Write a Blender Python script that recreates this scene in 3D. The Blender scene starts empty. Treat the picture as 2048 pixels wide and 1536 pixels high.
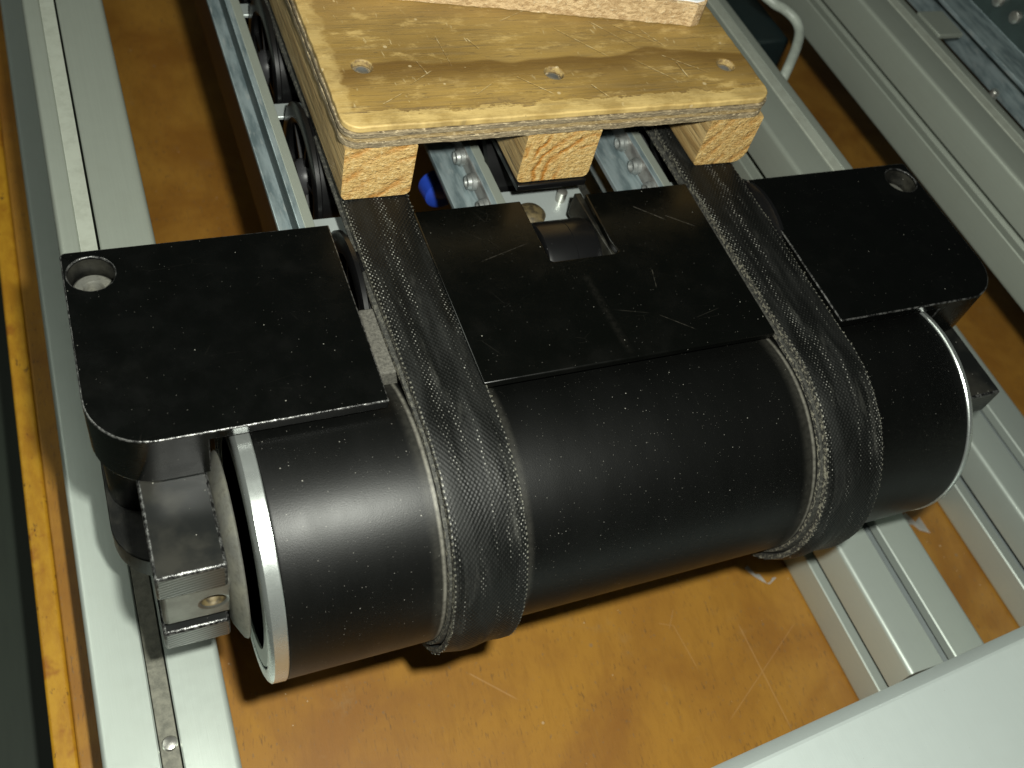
import bpy, bmesh, math, random
from mathutils import Matrix, Vector
from math import sin, cos, pi, radians
random.seed(7)
S = 0.04            # one drawing unit (the drum radius) is 40 mm
SC = bpy.context.scene
COL = SC.collection

# ------------------------------------------------------------------ camera
cam = bpy.data.cameras.new('camera')
cam.sensor_width = 36.0
cam.lens = 34.98
cam.clip_start = 0.005
cam.clip_end = 50
co = bpy.data.objects.new('camera', cam)
COL.objects.link(co)
CR = ((0.917934, -0.340763, 0.203169), (0.163594, 0.791654, 0.58866), (-0.361433, -0.507114, 0.782433))
CP = Vector((0.239738, -5.186097, 5.400144)) * S
M = Matrix([[CR[0][i], CR[1][i], CR[2][i], CP[i]] for i in range(3)] + [[0, 0, 0, 1]])
co.matrix_world = M
cam.dof.use_dof = True
cam.dof.focus_distance = 7.3 * S
cam.dof.aperture_fstop = 19
SC.camera = co

# ------------------------------------------------------------------ room light (dim) and the flash beside the lens
w = bpy.data.worlds.new('World')
SC.world = w
w.use_nodes = True
w.node_tree.nodes['Background'].inputs[0].default_value = (0.75, 0.9, 0.85, 1)
w.node_tree.nodes['Background'].inputs[1].default_value = 0.02
fl = bpy.data.lights.new('flash', 'POINT')
fl.energy = 7.6
fl.color = (0.98, 1.0, 0.90)
fl.shadow_soft_size = 0.14 * S
fo = bpy.data.objects.new('flash', fl)
fo.location = Vector((1.0, -4.95, 5.75)) * S
COL.objects.link(fo)
# soft room lamp up behind the conveyor, to the left
rl = bpy.data.lights.new('room_lamp', 'AREA')
rl.shape = 'DISK'
rl.size = 9 * S
rl.energy = 1.35
rl.color = (0.95, 1.0, 0.88)
ro = bpy.data.objects.new('room_lamp', rl)
ro.location = Vector((-10, 6, 14)) * S
ro.rotation_euler = (Vector((2, 0, -2)) * S - ro.location).to_track_quat('-Z', 'Y').to_euler()
COL.objects.link(ro)
SC.view_settings.view_transform = 'Standard'
SC.view_settings.look = 'None'
SC.view_settings.exposure = 0
SC.view_settings.gamma = 1
SC.render.resolution_x = 1024
SC.render.resolution_y = 768


# ------------------------------------------------------------------ node helper
class NT:
    def __init__(self, name):
        self.m = bpy.data.materials.new(name)
        self.m.use_nodes = True
        self.t = self.m.node_tree
        self.b = self.t.nodes['Principled BSDF']
        tc = self.t.nodes.new('ShaderNodeTexCoord')
        v = self.t.nodes.new('ShaderNodeVectorMath')
        v.operation = 'SCALE'
        v.inputs['Scale'].default_value = 1 / S
        self.t.links.new(tc.outputs['Object'], v.inputs[0])
        self.P = v.outputs[0]
        self.UV = tc.outputs['UV']
        s = self.t.nodes.new('ShaderNodeSeparateXYZ')
        self.t.links.new(self.P, s.inputs[0])
        self.X, self.Y, self.Z = s.outputs
        su = self.t.nodes.new('ShaderNodeSeparateXYZ')
        self.t.links.new(self.UV, su.inputs[0])
        self.U, self.V = su.outputs[0], su.outputs[1]
        self.rand = None

    def put(self, sock, v):
        if hasattr(v, 'is_linked') or hasattr(v, 'links'):
            self.t.links.new(v, sock)
        else:
            sock.default_value = v

    def map(self, vec, sc=(1, 1, 1), rot=(0, 0, 0), loc=(0, 0, 0)):
        n = self.t.nodes.new('ShaderNodeMapping')
        self.t.links.new(vec, n.inputs[0])
        n.inputs['Scale'].default_value = sc
        n.inputs['Rotation'].default_value = rot
        n.inputs['Location'].default_value = loc
        return n.outputs[0]

    def noise(self, vec=None, scale=5, detail=3, rough=.55, dist=0):
        n = self.t.nodes.new('ShaderNodeTexNoise')
        self.t.links.new(vec if vec else self.P, n.inputs['Vector'])
        n.inputs['Scale'].default_value = scale
        n.inputs['Detail'].default_value = detail
        n.inputs['Roughness'].default_value = rough
        n.inputs['Distortion'].default_value = dist
        return n.outputs['Fac']

    def voro(self, vec=None, scale=5, out='Distance', feature='F1', rnd=1):
        n = self.t.nodes.new('ShaderNodeTexVoronoi')
        n.feature = feature
        self.t.links.new(vec if vec else self.P, n.inputs['Vector'])
        n.inputs['Scale'].default_value = scale
        n.inputs['Randomness'].default_value = rnd
        return n.outputs[out]

    def wave(self, vec=None, scale=5, dist=2, detail=2, dscale=1, kind='BANDS', axis='X'):
        n = self.t.nodes.new('ShaderNodeTexWave')
        n.wave_type = kind
        if kind == 'BANDS':
            n.bands_direction = axis
        else:
            n.rings_direction = axis
        self.t.links.new(vec if vec else self.P, n.inputs['Vector'])
        n.inputs['Scale'].default_value = scale
        n.inputs['Distortion'].default_value = dist
        n.inputs['Detail'].default_value = detail
        n.inputs['Detail Scale'].default_value = dscale
        return n.outputs['Fac']

    def ma(self, op, a, b=0.0, c=0.0):
        n = self.t.nodes.new('ShaderNodeMath')
        n.operation = op
        for i, v in enumerate((a, b, c)):
            self.put(n.inputs[i], v)
        return n.outputs[0]

    def ramp(self, f, lo, hi, a=0.0, b=1.0):
        n = self.t.nodes.new('ShaderNodeMapRange')
        n.interpolation_type = 'SMOOTHSTEP'
        self.put(n.inputs[0], f)
        n.inputs[1].default_value = lo
        n.inputs[2].default_value = hi
        n.inputs[3].default_value = a
        n.inputs[4].default_value = b
        return n.outputs[0]

    def mix(self, f, a, b):
        n = self.t.nodes.new('ShaderNodeMix')
        n.data_type = 'RGBA'
        self.put(n.inputs[0], f)
        for i, v in ((6, a), (7, b)):
            if isinstance(v, tuple) and len(v) == 3:
                v = v + (1,)
            self.put(n.inputs[i], v)
        return n.outputs[2]

    def bump(self, h, strength=.3, dist=.02, normal=None):
        n = self.t.nodes.new('ShaderNodeBump')
        n.inputs['Strength'].default_value = strength
        n.inputs['Distance'].default_value = dist * S
        self.t.links.new(h, n.inputs['Height'])
        if normal:
            self.t.links.new(normal, n.inputs['Normal'])
        return n.outputs[0]

    def seg(self, x1, y1, x2, y2, wd=.01):
        """distance mask of a scratch in object x/y units"""
        L = math.hypot(x2 - x1, y2 - y1)
        ux, uy = (x2 - x1) / L, (y2 - y1) / L
        dx = self.ma('SUBTRACT', self.X, x1)
        dy = self.ma('SUBTRACT', self.Y, y1)
        al = self.ma('ADD', self.ma('MULTIPLY', dx, ux), self.ma('MULTIPLY', dy, uy))
        pe = self.ma('ABSOLUTE', self.ma('SUBTRACT', self.ma('MULTIPLY', dx, uy), self.ma('MULTIPLY', dy, ux)))
        m1 = self.ramp(pe, 0, wd, 1, 0)
        m2 = self.ma('MULTIPLY', self.ramp(al, 0, .05 * L, 0, 1), self.ramp(al, .8 * L, L, 1, 0))
        return self.ma('MULTIPLY', m1, m2)

    def fin(self, col=None, rough=None, metal=None, normal=None, spec=None, **k):
        b = self.b
        if col is not None:
            if isinstance(col, tuple) and len(col) == 3:
                col = col + (1,)
            self.put(b.inputs['Base Color'], col)
        if rough is not None:
            self.put(b.inputs['Roughness'], rough)
        if metal is not None:
            self.put(b.inputs['Metallic'], metal)
        if normal is not None:
            self.put(b.inputs['Normal'], normal)
        if spec is not None:
            self.put(b.inputs['Specular IOR Level'], spec)
        for kk, v in k.items():
            self.put(b.inputs[kk.replace('_', ' ')], v)
        return self.m


MAT = {}


def specks(n, scale, thr, keep):
    """sparse tiny dust grains: thr = radius, keep = share of cells that hold one"""
    v = n.t.nodes.new('ShaderNodeTexVoronoi')
    n.t.links.new(n.P, v.inputs['Vector'])
    v.inputs['Scale'].default_value = scale
    s = n.t.nodes.new('ShaderNodeSeparateXYZ')
    n.t.links.new(v.outputs['Color'], s.inputs[0])
    r = n.ma('MULTIPLY', s.outputs[1], thr)
    a = n.ma('LESS_THAN', v.outputs['Distance'], r)
    return n.ma('MULTIPLY', a, n.ma('LESS_THAN', s.outputs[0], keep))


def build_mats():
    # satin anodised aluminium
    def alu(name, col, rough=.42, metal=.45, dust=.25, streak=1):
        n = NT(name)
        g = n.noise(n.map(n.P, (60, .8, 60)), 1, 3)
        d = n.noise(None, 3.5, 5, .6)
        c = n.mix(n.ramp(g, .3, .7, 0, .12 * streak), col, tuple(x * .72 for x in col))
        c = n.mix(n.ramp(d, .45, .85, 0, dust), c, tuple(x * y for x, y in zip(col, (.78, .74, .66))))
        sp = specks(n, 26, .1, .10)
        c = n.mix(n.ma('MULTIPLY', sp, .35), c, (.16, .15, .12))
        r = n.ramp(n.noise(None, 9, 3), .3, .7, rough - .015, rough + .02)
        b = n.bump(n.noise(n.map(n.P, (90, 3, 90)), 1, 2), .06, .01)
        b = n.bump(n.noise(None, 240, 2), .12, .004, b)
        MAT[name] = n.fin(c, r, metal, b)
    alu('anodised_aluminium', (.49, .545, .50), dust=.10, streak=.6)
    alu('upper_aluminium', (.335, .365, .315), dust=.12)
    alu('flat_aluminium', (.70, .78, .755), .38, .45, .04, .4)
    alu('shaded_groove_aluminium', (.15, .175, .175), .6, .2)  # shade deep in the grooves, put into a darker base colour
    alu('tie_steel', (.50, .55, .54), .4, .5, .3)
    alu('machined_aluminium', (.60, .64, .62), .28, .85, .15)
    n = NT('dull_shaft')
    d = n.noise(None, 7, 5, .65)
    MAT['dull_shaft'] = n.fin(n.mix(n.ramp(d, .35, .7), (.13, .13, .115), (.08, .078, .066)), .42, .55, n.bump(n.noise(n.map(n.P, (4, 60, 60)), 2, 2), .1, .01))
    n = NT('edge_highlight')
    f = n.noise(None, 30, 3, .7)
    MAT['edge_highlight'] = n.fin(n.mix(n.ramp(f, .4, .65), (.012, .012, .012), (.15, .15, .145)), .3, .6, n.bump(f, .5, .01), .6)  # flash highlight along the bevels, painted as a paler patchy colour
    # dusty slot insert
    n = NT('dusty_insert')
    d = n.noise(None, 14, 6, .7)
    c = n.mix(n.ramp(d, .35, .7), (.20, .195, .155), (.10, .10, .08))
    c = n.mix(n.ma('MULTIPLY', specks(n, 22, .16, .25), .8), c, (.05, .05, .04))
    MAT['dusty_insert'] = n.fin(c, .6, .1, n.bump(d, .3, .01))
    n = NT('pale_insert')
    d = n.noise(None, 8, 5, .7)
    c = n.mix(n.ramp(d, .4, .7), (.385, .41, .35), (.33, .35, .295))
    c = n.mix(specks(n, 9, .05, .10), c, (.42, .34, .2))
    MAT['pale_insert'] = n.fin(c, .5, .2)
    # bright steel, galvanised steel
    n = NT('screw_steel')
    MAT['screw_steel'] = n.fin(n.mix(n.ramp(n.noise(None, 12, 4), .3, .7), (.55, .54, .50), (.34, .33, .30)), .3, .85)
    n = NT('bolt_steel')
    MAT['bolt_steel'] = n.fin(n.mix(n.ramp(n.noise(None, 12, 4), .3, .7), (.42, .44, .43), (.22, .23, .22)), .42, .6)
    n = NT('dusty_screw')
    f = n.noise(None, 26, 4, .7)
    c = n.mix(n.ramp(n.noise(None, 3.5, 3), .35, .65), (.20, .195, .155), (.13, .13, .115))
    c = n.mix(n.ramp(f, .45, .7, 0, .5), c, (.075, .07, .055))
    MAT['dusty_screw'] = n.fin(c, .55, .25, n.bump(f, .25, .01))
    n = NT('brass_hole')
    MAT['brass_hole'] = n.fin(n.mix(n.ramp(n.noise(None, 22, 4), .35, .65), (.12, .09, .04), (.04, .03, .015)), .6, .2)
    n = NT('galvanised_steel')
    v = n.noise(n.map(n.P, (5, 1.0, 5)), 2.2, 4, .6)
    c = n.mix(n.ramp(v, .35, .68), (.38, .46, .48), (.15, .20, .215))
    c = n.mix(n.ramp(n.noise(n.map(n.P, (9, 2, 9)), 3, 3), .55, .75, 0, .5), c, (.52, .55, .54))
    MAT['galvanised_steel'] = n.fin(c, n.ramp(v, .3, .7, .32, .5), .55, n.bump(n.noise(None, 60, 2), .1, .01))
    n = NT('web_steel')
    v = n.noise(n.map(n.P, (4, 2, 4)), 3, 4, .6)
    MAT['web_steel'] = n.fin(n.mix(n.ramp(v, .35, .68), (.34, .33, .31), (.17, .155, .145)), .45, .5)
    # black plastic plates
    def black(name, base, rough, dustk=.5, sc=1.0):
        n = NT(name)
        sp = specks(n, 17 * sc, .085, .22)
        sp2 = specks(n, 40 * sc, .15, .30)
        hz = n.ramp(n.noise(None, 1.6, 4, .65), .5, .85, 0, 1)
        fine = n.ramp(n.noise(None, 160, 2, .7), .55, .8, 0, 1)
        scr = n.ramp(n.voro(n.map(n.P, (1.1, 3.2, 1), (0, 0, .7)), 2.3, 'Distance', 'DISTANCE_TO_EDGE'), 0, .006, 1, 0)
        scr = n.ma('MULTIPLY', scr, n.ramp(n.noise(None, 2.8, 3), .56, .7, 0, .35))
        c = n.mix(n.ma('MULTIPLY', hz, .35), base, (.006, .0058, .005))
        c = n.mix(n.ma('MULTIPLY', fine, .04), c, (.05, .05, .04))
        c = n.mix(scr, c, (.03, .028, .023))
        c = n.mix(n.ma('MULTIPLY', sp, dustk), c, (.32, .31, .27))
        c = n.mix(n.ma('MULTIPLY', sp2, dustk * .32), c, (.26, .25, .22))
        r = n.ma('ADD', n.ramp(n.noise(None, 5, 4), .3, .7, rough - .04, rough + .06), n.ma('MULTIPLY', hz, .1))
        return n, c, r, scr, fine
    n, c, r, scr, fine = black('black_plate', (.0013, .0015, .0013), .24)
    MAT['black_plate'] = n.fin(c, r, 0, n.bump(n.noise(None, 130, 2), .05, .006), .42)
    # cover plate: named scratches of the photograph, origin at plate corner 0,0,0
    n, c, r, scr, fine = black('cover_plate_black', (.0013, .0015, .0012), .22, .6)
    ox = 2.54
    s1 = n.seg(4.39 - ox, -.16, 4.63 - ox, -.36, .008)
    s2 = n.seg(4.63 - ox, -.30, 4.86 - ox, -.47, .006)
    s3 = n.seg(3.67 - ox, -.80, 3.72 - ox, -1.66, .05)
    s4 = n.seg(4.25 - ox, -.85, 4.20 - ox, -1.05, .006)
    s5 = n.seg(2.9 - ox, -.55, 3.35 - ox, -.42, .006)
    s6 = n.seg(4.1 - ox, -1.3, 4.35 - ox, -1.5, .006)
    tot = n.ma('ADD', n.ma('ADD', s1, s2), n.ma('ADD', n.ma('MULTIPLY', s3, .07), n.ma('ADD', n.ma('MULTIPLY', s4, .6), n.ma('ADD', n.ma('MULTIPLY', s5, .5), n.ma('MULTIPLY', s6, .6)))))
    tot = n.ma('MULTIPLY', tot, n.ramp(n.noise(None, 30, 2), .35, .6, .25, 1))
    c = n.mix(n.ma('MINIMUM', n.ma('MULTIPLY', tot, .30), 1.0), c, (.16, .145, .12))
    MAT['cover_plate_black'] = n.fin(c, r, 0, n.bump(n.noise(None, 130, 2), .05, .006), .42)
    # dusty black blocks
    n = NT('dusty_black')
    d = n.noise(None, 3.2, 5, .65)
    f = n.noise(None, 60, 3, .7)
    c = n.mix(n.ramp(d, .38, .72, 0, .75), (.0035, .0037, .0034), (.050, .048, .038))
    c = n.mix(n.ramp(f, .55, .8, 0, .2), c, (.06, .057, .048))
    c = n.mix(n.ma('MULTIPLY', specks(n, 24, .14, .3), .6), c, (.3, .29, .25))
    geo = n.t.nodes.new('ShaderNodeNewGeometry')
    MAT['dusty_black'] = n.fin(c, .38, .15, n.bump(f, .15, .01))
    n = NT('dust_caked')
    f = n.noise(None, 45, 4, .7)
    c = n.mix(n.ramp(f, .3, .7), (.105, .10, .084), (.045, .043, .036))
    MAT['dust_caked'] = n.fin(c, .8, 0, n.bump(f, .5, .01))
    # milled dark jaw
    n = NT('milled_jaw')
    wv = n.wave(n.map(n.P, (1, 1, 1), (0, 0, 0), (-.3, 0, 3.2)), 9, .4, 1, 1, 'RINGS', 'Y')
    d = n.noise(None, 3, 5, .6)
    top = n.ramp(n.noise(n.map(n.P, (1, 1, 1)), 2.4, 4, .6), .42, .7, 0, .6)
    c = n.mix(top, (.007, .0078, .0074), (.040, .038, .031))
    c = n.mix(n.ma('MULTIPLY', specks(n, 26, .13, .3), .7), c, (.35, .34, .30))
    MAT['milled_jaw'] = n.fin(c, .36, .2, n.bump(wv, .16, .005))
    # drum shell: hard anodised, circumferential turning marks
    n = NT('drum_black')
    tr = n.noise(n.map(n.P, (60, .25, .25)), 1, 3, .6)
    endz = n.ramp(n.X, .1, 1.2, .9, .25)
    fine = n.noise(None, 120, 2, .7)
    c = n.mix(n.ma('MULTIPLY', n.ramp(tr, .45, .75), n.ma('MULTIPLY', endz, .5)), (.0012, .0014, .0012), (.0026, .0026, .0024))
    cl = n.ramp(n.noise(None, 1.3, 4, .6), .45, .8, 0, .4)
    c = n.mix(cl, c, (.0028, .003, .0026))
    c = n.mix(n.ramp(fine, .6, .8, 0, .14), c, (.045, .043, .036))
    c = n.mix(n.ma('MULTIPLY', specks(n, 17, .085, .26), .5), c, (.34, .33, .29))
    c = n.mix(n.ma('MULTIPLY', specks(n, 36, .14, .30), .35), c, (.26, .25, .22))
    c = n.mix(n.ma('MULTIPLY', specks(n, 62, .16, .30), .22), c, (.26, .25, .22))
    # dust lines worn beside the belts (distance along the drum)
    for x0, wd, k in ((1.172, .022, .60), (4.185, .022, .62), (1.14, .07, .07), (4.15, .08, .08), (1.79, .05, .08), (4.80, .05, .10)):
        a = n.ma('ABSOLUTE', n.ma('SUBTRACT', n.X, x0))
        m = n.ma('MULTIPLY', n.ramp(a, 0, wd, k, 0), n.ramp(n.noise(None, 26, 3), .25, .7, .5, 1))
        c = n.mix(m, c, (.235, .225, .19))
    bm_ = n.bump(n.noise(None, 70, 2), .06, .004)
    bm_ = n.bump(fine, .12, .006, bm_)
    MAT['drum_black'] = n.fin(c, n.ramp(n.noise(n.map(n.P, (3, 1, 1)), 1.4, 4), .3, .7, .415, .46), .10, bm_, .30)
    # woven rubber belt, uses UV in units: u across, v along
    n = NT('woven_belt')
    fr = 2 * pi * 32
    su = n.ma('SINE', n.ma('MULTIPLY', n.U, fr))
    sv = n.ma('SINE', n.ma('MULTIPLY', n.V, fr * .78))
    wv = n.ma('MULTIPLY', su, sv)   # staggered dots
    dot = n.ramp(wv, .42, .9)
    st = n.noise(n.map(n.UV, (13, .8, 1)), 1, 4, .6, .5)
    st2 = n.noise(n.map(n.UV, (7, 1.6, 1), (0, 0, 0), (4, 9, 0)), 1, 4, .6, .6)
    worn = n.ramp(st, .50, .64)
    c = n.mix(n.ramp(st2, .42, .75), (.0025, .0028, .0025), (.008, .0085, .0078))
    c = n.mix(n.ma('MULTIPLY', n.ma('MULTIPLY', worn, dot), n.ramp(n.noise(n.map(n.UV, (40, 40, 1)), 1, 2), .42, .62, .05, 1)), c, (.36, .355, .32))
    c = n.mix(n.ma('MULTIPLY', dot, .12), c, (.06, .06, .056))
    c = n.mix(n.ramp(n.noise(n.map(n.UV, (8, 1.3, 1), (0, 0, 0), (2, 3, 0)), 1, 5, .7), .54, .78, 0, .75), c, (.045, .045, .040))
    # edge threads
    ed = n.ma('ABSOLUTE', n.ma('SUBTRACT', n.U, .265))
    th = n.ma('MULTIPLY', n.ramp(ed, .250, .258), n.ramp(n.ma('SINE', n.ma('MULTIPLY', n.V, 150)), .1, .9))
    th = n.ma('MULTIPLY', th, n.ramp(n.noise(n.map(n.UV, (1, 9, 1)), 1, 2), .3, .6, .3, 1))
    c = n.mix(n.ma('MULTIPLY', th, .35), c, (.34, .33, .27))
    b = n.bump(wv, .24, .006)
    b = n.bump(n.noise(n.map(n.UV, (22, 2, 1)), 1, 3), .25, .015, b)
    MAT['woven_belt'] = n.fin(c, n.ramp(st2, .3, .7, .42, .62), 0, b, .26)
    n = NT('belt_edge')
    f = n.noise(None, 34, 4, .75)
    c = n.mix(n.ramp(f, .46, .64), (.010, .010, .009), (.19, .178, .135))
    MAT['belt_edge'] = n.fin(c, .75, 0, n.bump(f, .8, .02))
    n = NT('belt_under')
    f = n.noise(None, 30, 4, .75)
    c = n.mix(n.ramp(f, .45, .7), (.02, .02, .017), (.09, .087, .07))
    MAT['belt_under'] = n.fin(c, .7, 0, n.bump(f, .6, .02))
    # skate wheel plastic
    n = NT('wheel_plastic')
    c = n.mix(n.ma('MULTIPLY', specks(n, 20, .1, .2), .3), (.004, .004, .0043), (.2, .2, .2))
    MAT['wheel_plastic'] = n.fin(c, .30, 0, n.bump(n.noise(None, 14, 2), .04, .01), .5)
    n = NT('hub_plastic')
    MAT['hub_plastic'] = n.fin((.03, .03, .032), .35, 0)
    # deck face veneer
    n = NT('deck_veneer')
    P = n.map(n.P, (1, 1, 1))
    gr = n.noise(n.map(n.P, (1.1, 16, 16)), 1.6, 5, .65, .4)
    gr2 = n.noise(n.map(n.P, (2.5, 55, 30)), 1, 4, .7)
    big = n.noise(n.map(n.P, (.55, 1.3, 1)), 1.5, 3, .5)
    c = n.mix(n.ramp(big, .3, .7), (.345, .220, .062), (.20, .122, .032))
    c = n.mix(n.ramp(gr, .42, .75, 0, .50), c, (.22, .15, .062))
    c = n.mix(n.ramp(gr2, .50, .70, 0, .6), c, (.13, .09, .04))
    tick = n.noise(n.map(n.P, (7, 38, 1), (0, 0, .05)), 1.3, 2, .5)
    c = n.mix(n.ma('MULTIPLY', n.ramp(tick, .66, .72), .55), c, (.075, .055, .03))
    tick2 = n.noise(n.map(n.P, (26, 7, 1), (0, 0, .5), (3, 1, 0)), 1.1, 3, .6)
    c = n.mix(n.ma('MULTIPLY', n.ramp(tick2, .66, .73), .6), c, (.55, .44, .24))
    pale = n.ramp(n.noise(n.map(n.P, (2.2, 5, 1)), 1.6, 5, .7), .52, .72, 0, .62)
    c = n.mix(pale, c, (.60, .425, .165))
    # meandering brown band through the screw line
    wob = n.ma('MULTIPLY', n.ma('SUBTRACT', n.noise(n.map(n.P, (.9, 0, 0), (0, 0, 0), (3.1, 0, 0)), 1, 2), .5), .55)
    yy = n.ma('SUBTRACT', n.Y, n.ma('ADD', .56, wob))
    band = n.ma('MULTIPLY', n.ramp(yy, -.26, .07, .0, 1.0), n.ramp(yy, .08, .12, 1, 0))
    band = n.ma('MULTIPLY', band, n.ramp(gr, .2, .7, .75, 1))
    c = n.mix(n.ma('MULTIPLY', band, .9), c, (.125, .066, .014))
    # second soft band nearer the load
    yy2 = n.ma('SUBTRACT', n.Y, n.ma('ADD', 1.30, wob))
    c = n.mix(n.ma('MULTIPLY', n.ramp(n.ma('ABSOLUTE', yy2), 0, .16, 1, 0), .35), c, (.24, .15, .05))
    # worn pale front and left edge with chipped outline
    nb = n.noise(n.map(n.P, (2.2, 4, 1)), 1.6, 5, .7)
    fe = n.ma('ADD', n.Y, n.ma('MULTIPLY', n.ma('SUBTRACT', nb, .5), .34))
    m = n.ramp(fe, .115, .14, 1, 0)
    c = n.mix(n.ma('MULTIPLY', m, n.ramp(nb, .35, .6, .25, .75)), c, (.57, .415, .165))
    le = n.ma('ADD', n.X, n.ma('MULTIPLY', n.ma('SUBTRACT', nb, .5), .3))
    c = n.mix(n.ma('MULTIPLY', n.ramp(le, .10, .15, 1, 0), n.ramp(nb, .35, .6, .2, .6)), c, (.54, .39, .155))
    # dark rim line where the worn edge stops
    rim = n.ma('MULTIPLY', n.ramp(fe, .13, .145, 0, 1), n.ramp(fe, .15, .185, 1, 0))
    c = n.mix(n.ma('MULTIPLY', rim, n.ramp(gr, .4, .6, 0, .5)), c, (.12, .08, .04))
    # scratches
    scr = None
    for a in ((2.05, 1.05, 2.42, .62, .009), (2.42, 1.12, 2.75, .70, .009), (2.62, 1.05, 2.95, .78, .010), (2.85, 1.0, 3.0, .72, .008), (2.9, .62, 3.25, .35, .008),
              (2.6, .6, 2.95, .22, .008), (1.0, 1.0, 1.02, .6, .007), (.62, .42, .85, .58, .006), (1.5, .45, 1.75, .20, .008), (2.1, .3, 2.2, .12, .010), (3.0, .52, 3.02, .30, .012),
              (.75, .7, .8, .52, .009), (1.25, .95, 1.32, .80, .012), (1.9, 1.3, 1.6, 1.15, .006), (.35, .22, .55, .34, .006), (1.1, .26, 1.3, .40, .006)):
        s = n.seg(*a)
        scr = s if scr is None else n.ma('MAXIMUM', scr, s)
    c = n.mix(n.ma('MULTIPLY', scr, n.ramp(n.noise(None, 11, 3, .7), .44, .60, 0, .65)), c, (.62, .50, .28))
    chips = specks(n, 9, .16, .18)
    c = n.mix(n.ma('MULTIPLY', chips, .6), c, (.58, .46, .27))
    c = n.mix(n.ma('MULTIPLY', specks(n, 22, .16, .10), .6), c, (.09, .06, .03))
    h = n.ma('SUBTRACT', n.ma('ADD', n.ma('MULTIPLY', gr, .4), n.ma('MULTIPLY', gr2, .5)), n.ma('MULTIPLY', m, .25))
    h = n.ma('SUBTRACT', h, n.ma('MULTIPLY', scr, .8))
    MAT['deck_veneer'] = n.fin(c, n.ramp(gr, .3, .7, .38, .58), 0, n.bump(h, .45, .016), .45)
    # plies
    def ply(name, a, b_):
        n = NT(name)
        g = n.noise(n.map(n.P, (4, 4, 90)), 1.6, 5, .7)
        g2 = n.noise(n.map(n.P, (10, 10, 40)), 3, 3, .7)
        c = n.mix(n.ramp(g, .38, .66), a, b_)
        c = n.mix(n.ramp(g2, .54, .68, 0, .8), c, (.66, .54, .34))
        c = n.mix(n.ramp(g2, .30, .42, .7, 0), c, (.07, .05, .03))
        MAT[name] = n.fin(c, .6, 0, n.bump(g, .6, .02))
    ply('ply_light', (.38, .27, .12), (.20, .135, .055))
    ply('ply_grain', (.30, .235, .14), (.085, .065, .04))
    # pine runners; end grain on faces towards -Y
    for pn, rc, sc_r, k0, k1, orange in (('pine_slanted', (1.35, -1.25), 2.6, .0, .1, .7), ('pine_arched', (2.12, .06), 4.2, .20, .34, 1.0), ('pine_steep', (4.75, -.75), 2.8, 0, .1, .6)):
        n = NT(pn)
        geo = n.t.nodes.new('ShaderNodeNewGeometry')
        sn = n.t.nodes.new('ShaderNodeSeparateXYZ')
        n.t.links.new(geo.outputs['True Normal'], sn.inputs[0])
        isend = n.ramp(n.ma('ABSOLUTE', sn.outputs[1]), .6, .8)
        dx = n.ma('SUBTRACT', n.X, rc[0])
        dz = n.ma('SUBTRACT', n.Z, rc[1])
        rad = n.ma('SQRT', n.ma('ADD', n.ma('MULTIPLY', dx, dx), n.ma('MULTIPLY', dz, dz)))
        wob = n.ma('MULTIPLY', n.ma('SUBTRACT', n.noise(None, 4.5, 3, .6), .5), .16)
        ph = n.ma('MULTIPLY', n.ma('ADD', rad, wob), 2 * pi * sc_r * 2.6)
        rings = n.ma('POWER', n.ma('ADD', n.ma('MULTIPLY', n.ma('SINE', ph), .5), .5), 2.0)
        rings = n.ma('MULTIPLY', rings, n.ma('MULTIPLY', n.ramp(rad, k0, k1), n.ramp(n.noise(None, 5, 3), .36, .62, .15, 1)))
        fib = n.noise(n.map(n.P, (1, 1, 1)), 27, 3, .8)
        fib2 = n.noise(n.map(n.P, (1, 1, 2.5), (0, .6, 0)), 13, 3, .7)
        ec = n.mix(n.ramp(fib2, .3, .7), (.56, .38, .145), (.42, .26, .085))
        ec = n.mix(n.ramp(fib, .50, .66, 0, .65), ec, (.68, .53, .27))
        ec = n.mix(n.ramp(fib, .30, .44, .7, 0), ec, (.17, .09, .03))
        ec = n.mix(n.ma('MULTIPLY', rings, orange), ec, (.38, .15, .018))
        lg = n.noise(n.map(n.P, (14, .8, 14)), 1.2, 4, .6, .3)
        lc = n.mix(n.ramp(lg, .35, .68), (.42, .30, .135), (.24, .15, .055))
        lc = n.mix(n.ramp(n.noise(None, 2.4, 4), .5, .75, 0, .4), lc, (.16, .11, .05))
        c = n.mix(isend, lc, ec)
        hh = n.ma('ADD', n.ma('MULTIPLY', fib, .9), n.ma('ADD', n.ma('MULTIPLY', fib2, .6), n.ma('MULTIPLY', rings, -.35)))
        hh = n.mix(isend, lg, hh)
        MAT[pn] = n.fin(c, .55, 0, n.bump(hh, .9, .025))
    n = NT('hole_wood')
    MAT['hole_wood'] = n.fin(n.mix(n.ramp(n.noise(None, 30, 3), .3, .7), (.34, .24, .09), (.16, .10, .04)), .7, 0)
    # chipboard edge and paper
    n = NT('chipboard')
    v1 = n.noise(n.map(n.P, (1, 1, 1.6)), 16, 4, .8)
    v2 = n.t.nodes.new('ShaderNodeTexVoronoi')
    n.t.links.new(n.map(n.P, (1, 1, 2.2)), v2.inputs['Vector'])
    v2.inputs['Scale'].default_value = 22
    sx = n.t.nodes.new('ShaderNodeSeparateXYZ')
    n.t.links.new(v2.outputs['Color'], sx.inputs[0])
    c = n.mix(n.ramp(sx.outputs[0], .1, .9), (.64, .46, .25), (.44, .29, .14))
    c = n.mix(n.ramp(v1, .56, .68, 0, .8), c, (.80, .68, .45))
    c = n.mix(n.ramp(v1, .30, .42, .75, 0), c, (.17, .10, .05))
    MAT['chipboard'] = n.fin(c, .65, 0, n.bump(v1, .9, .03))
    n = NT('white_laminate')
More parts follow.
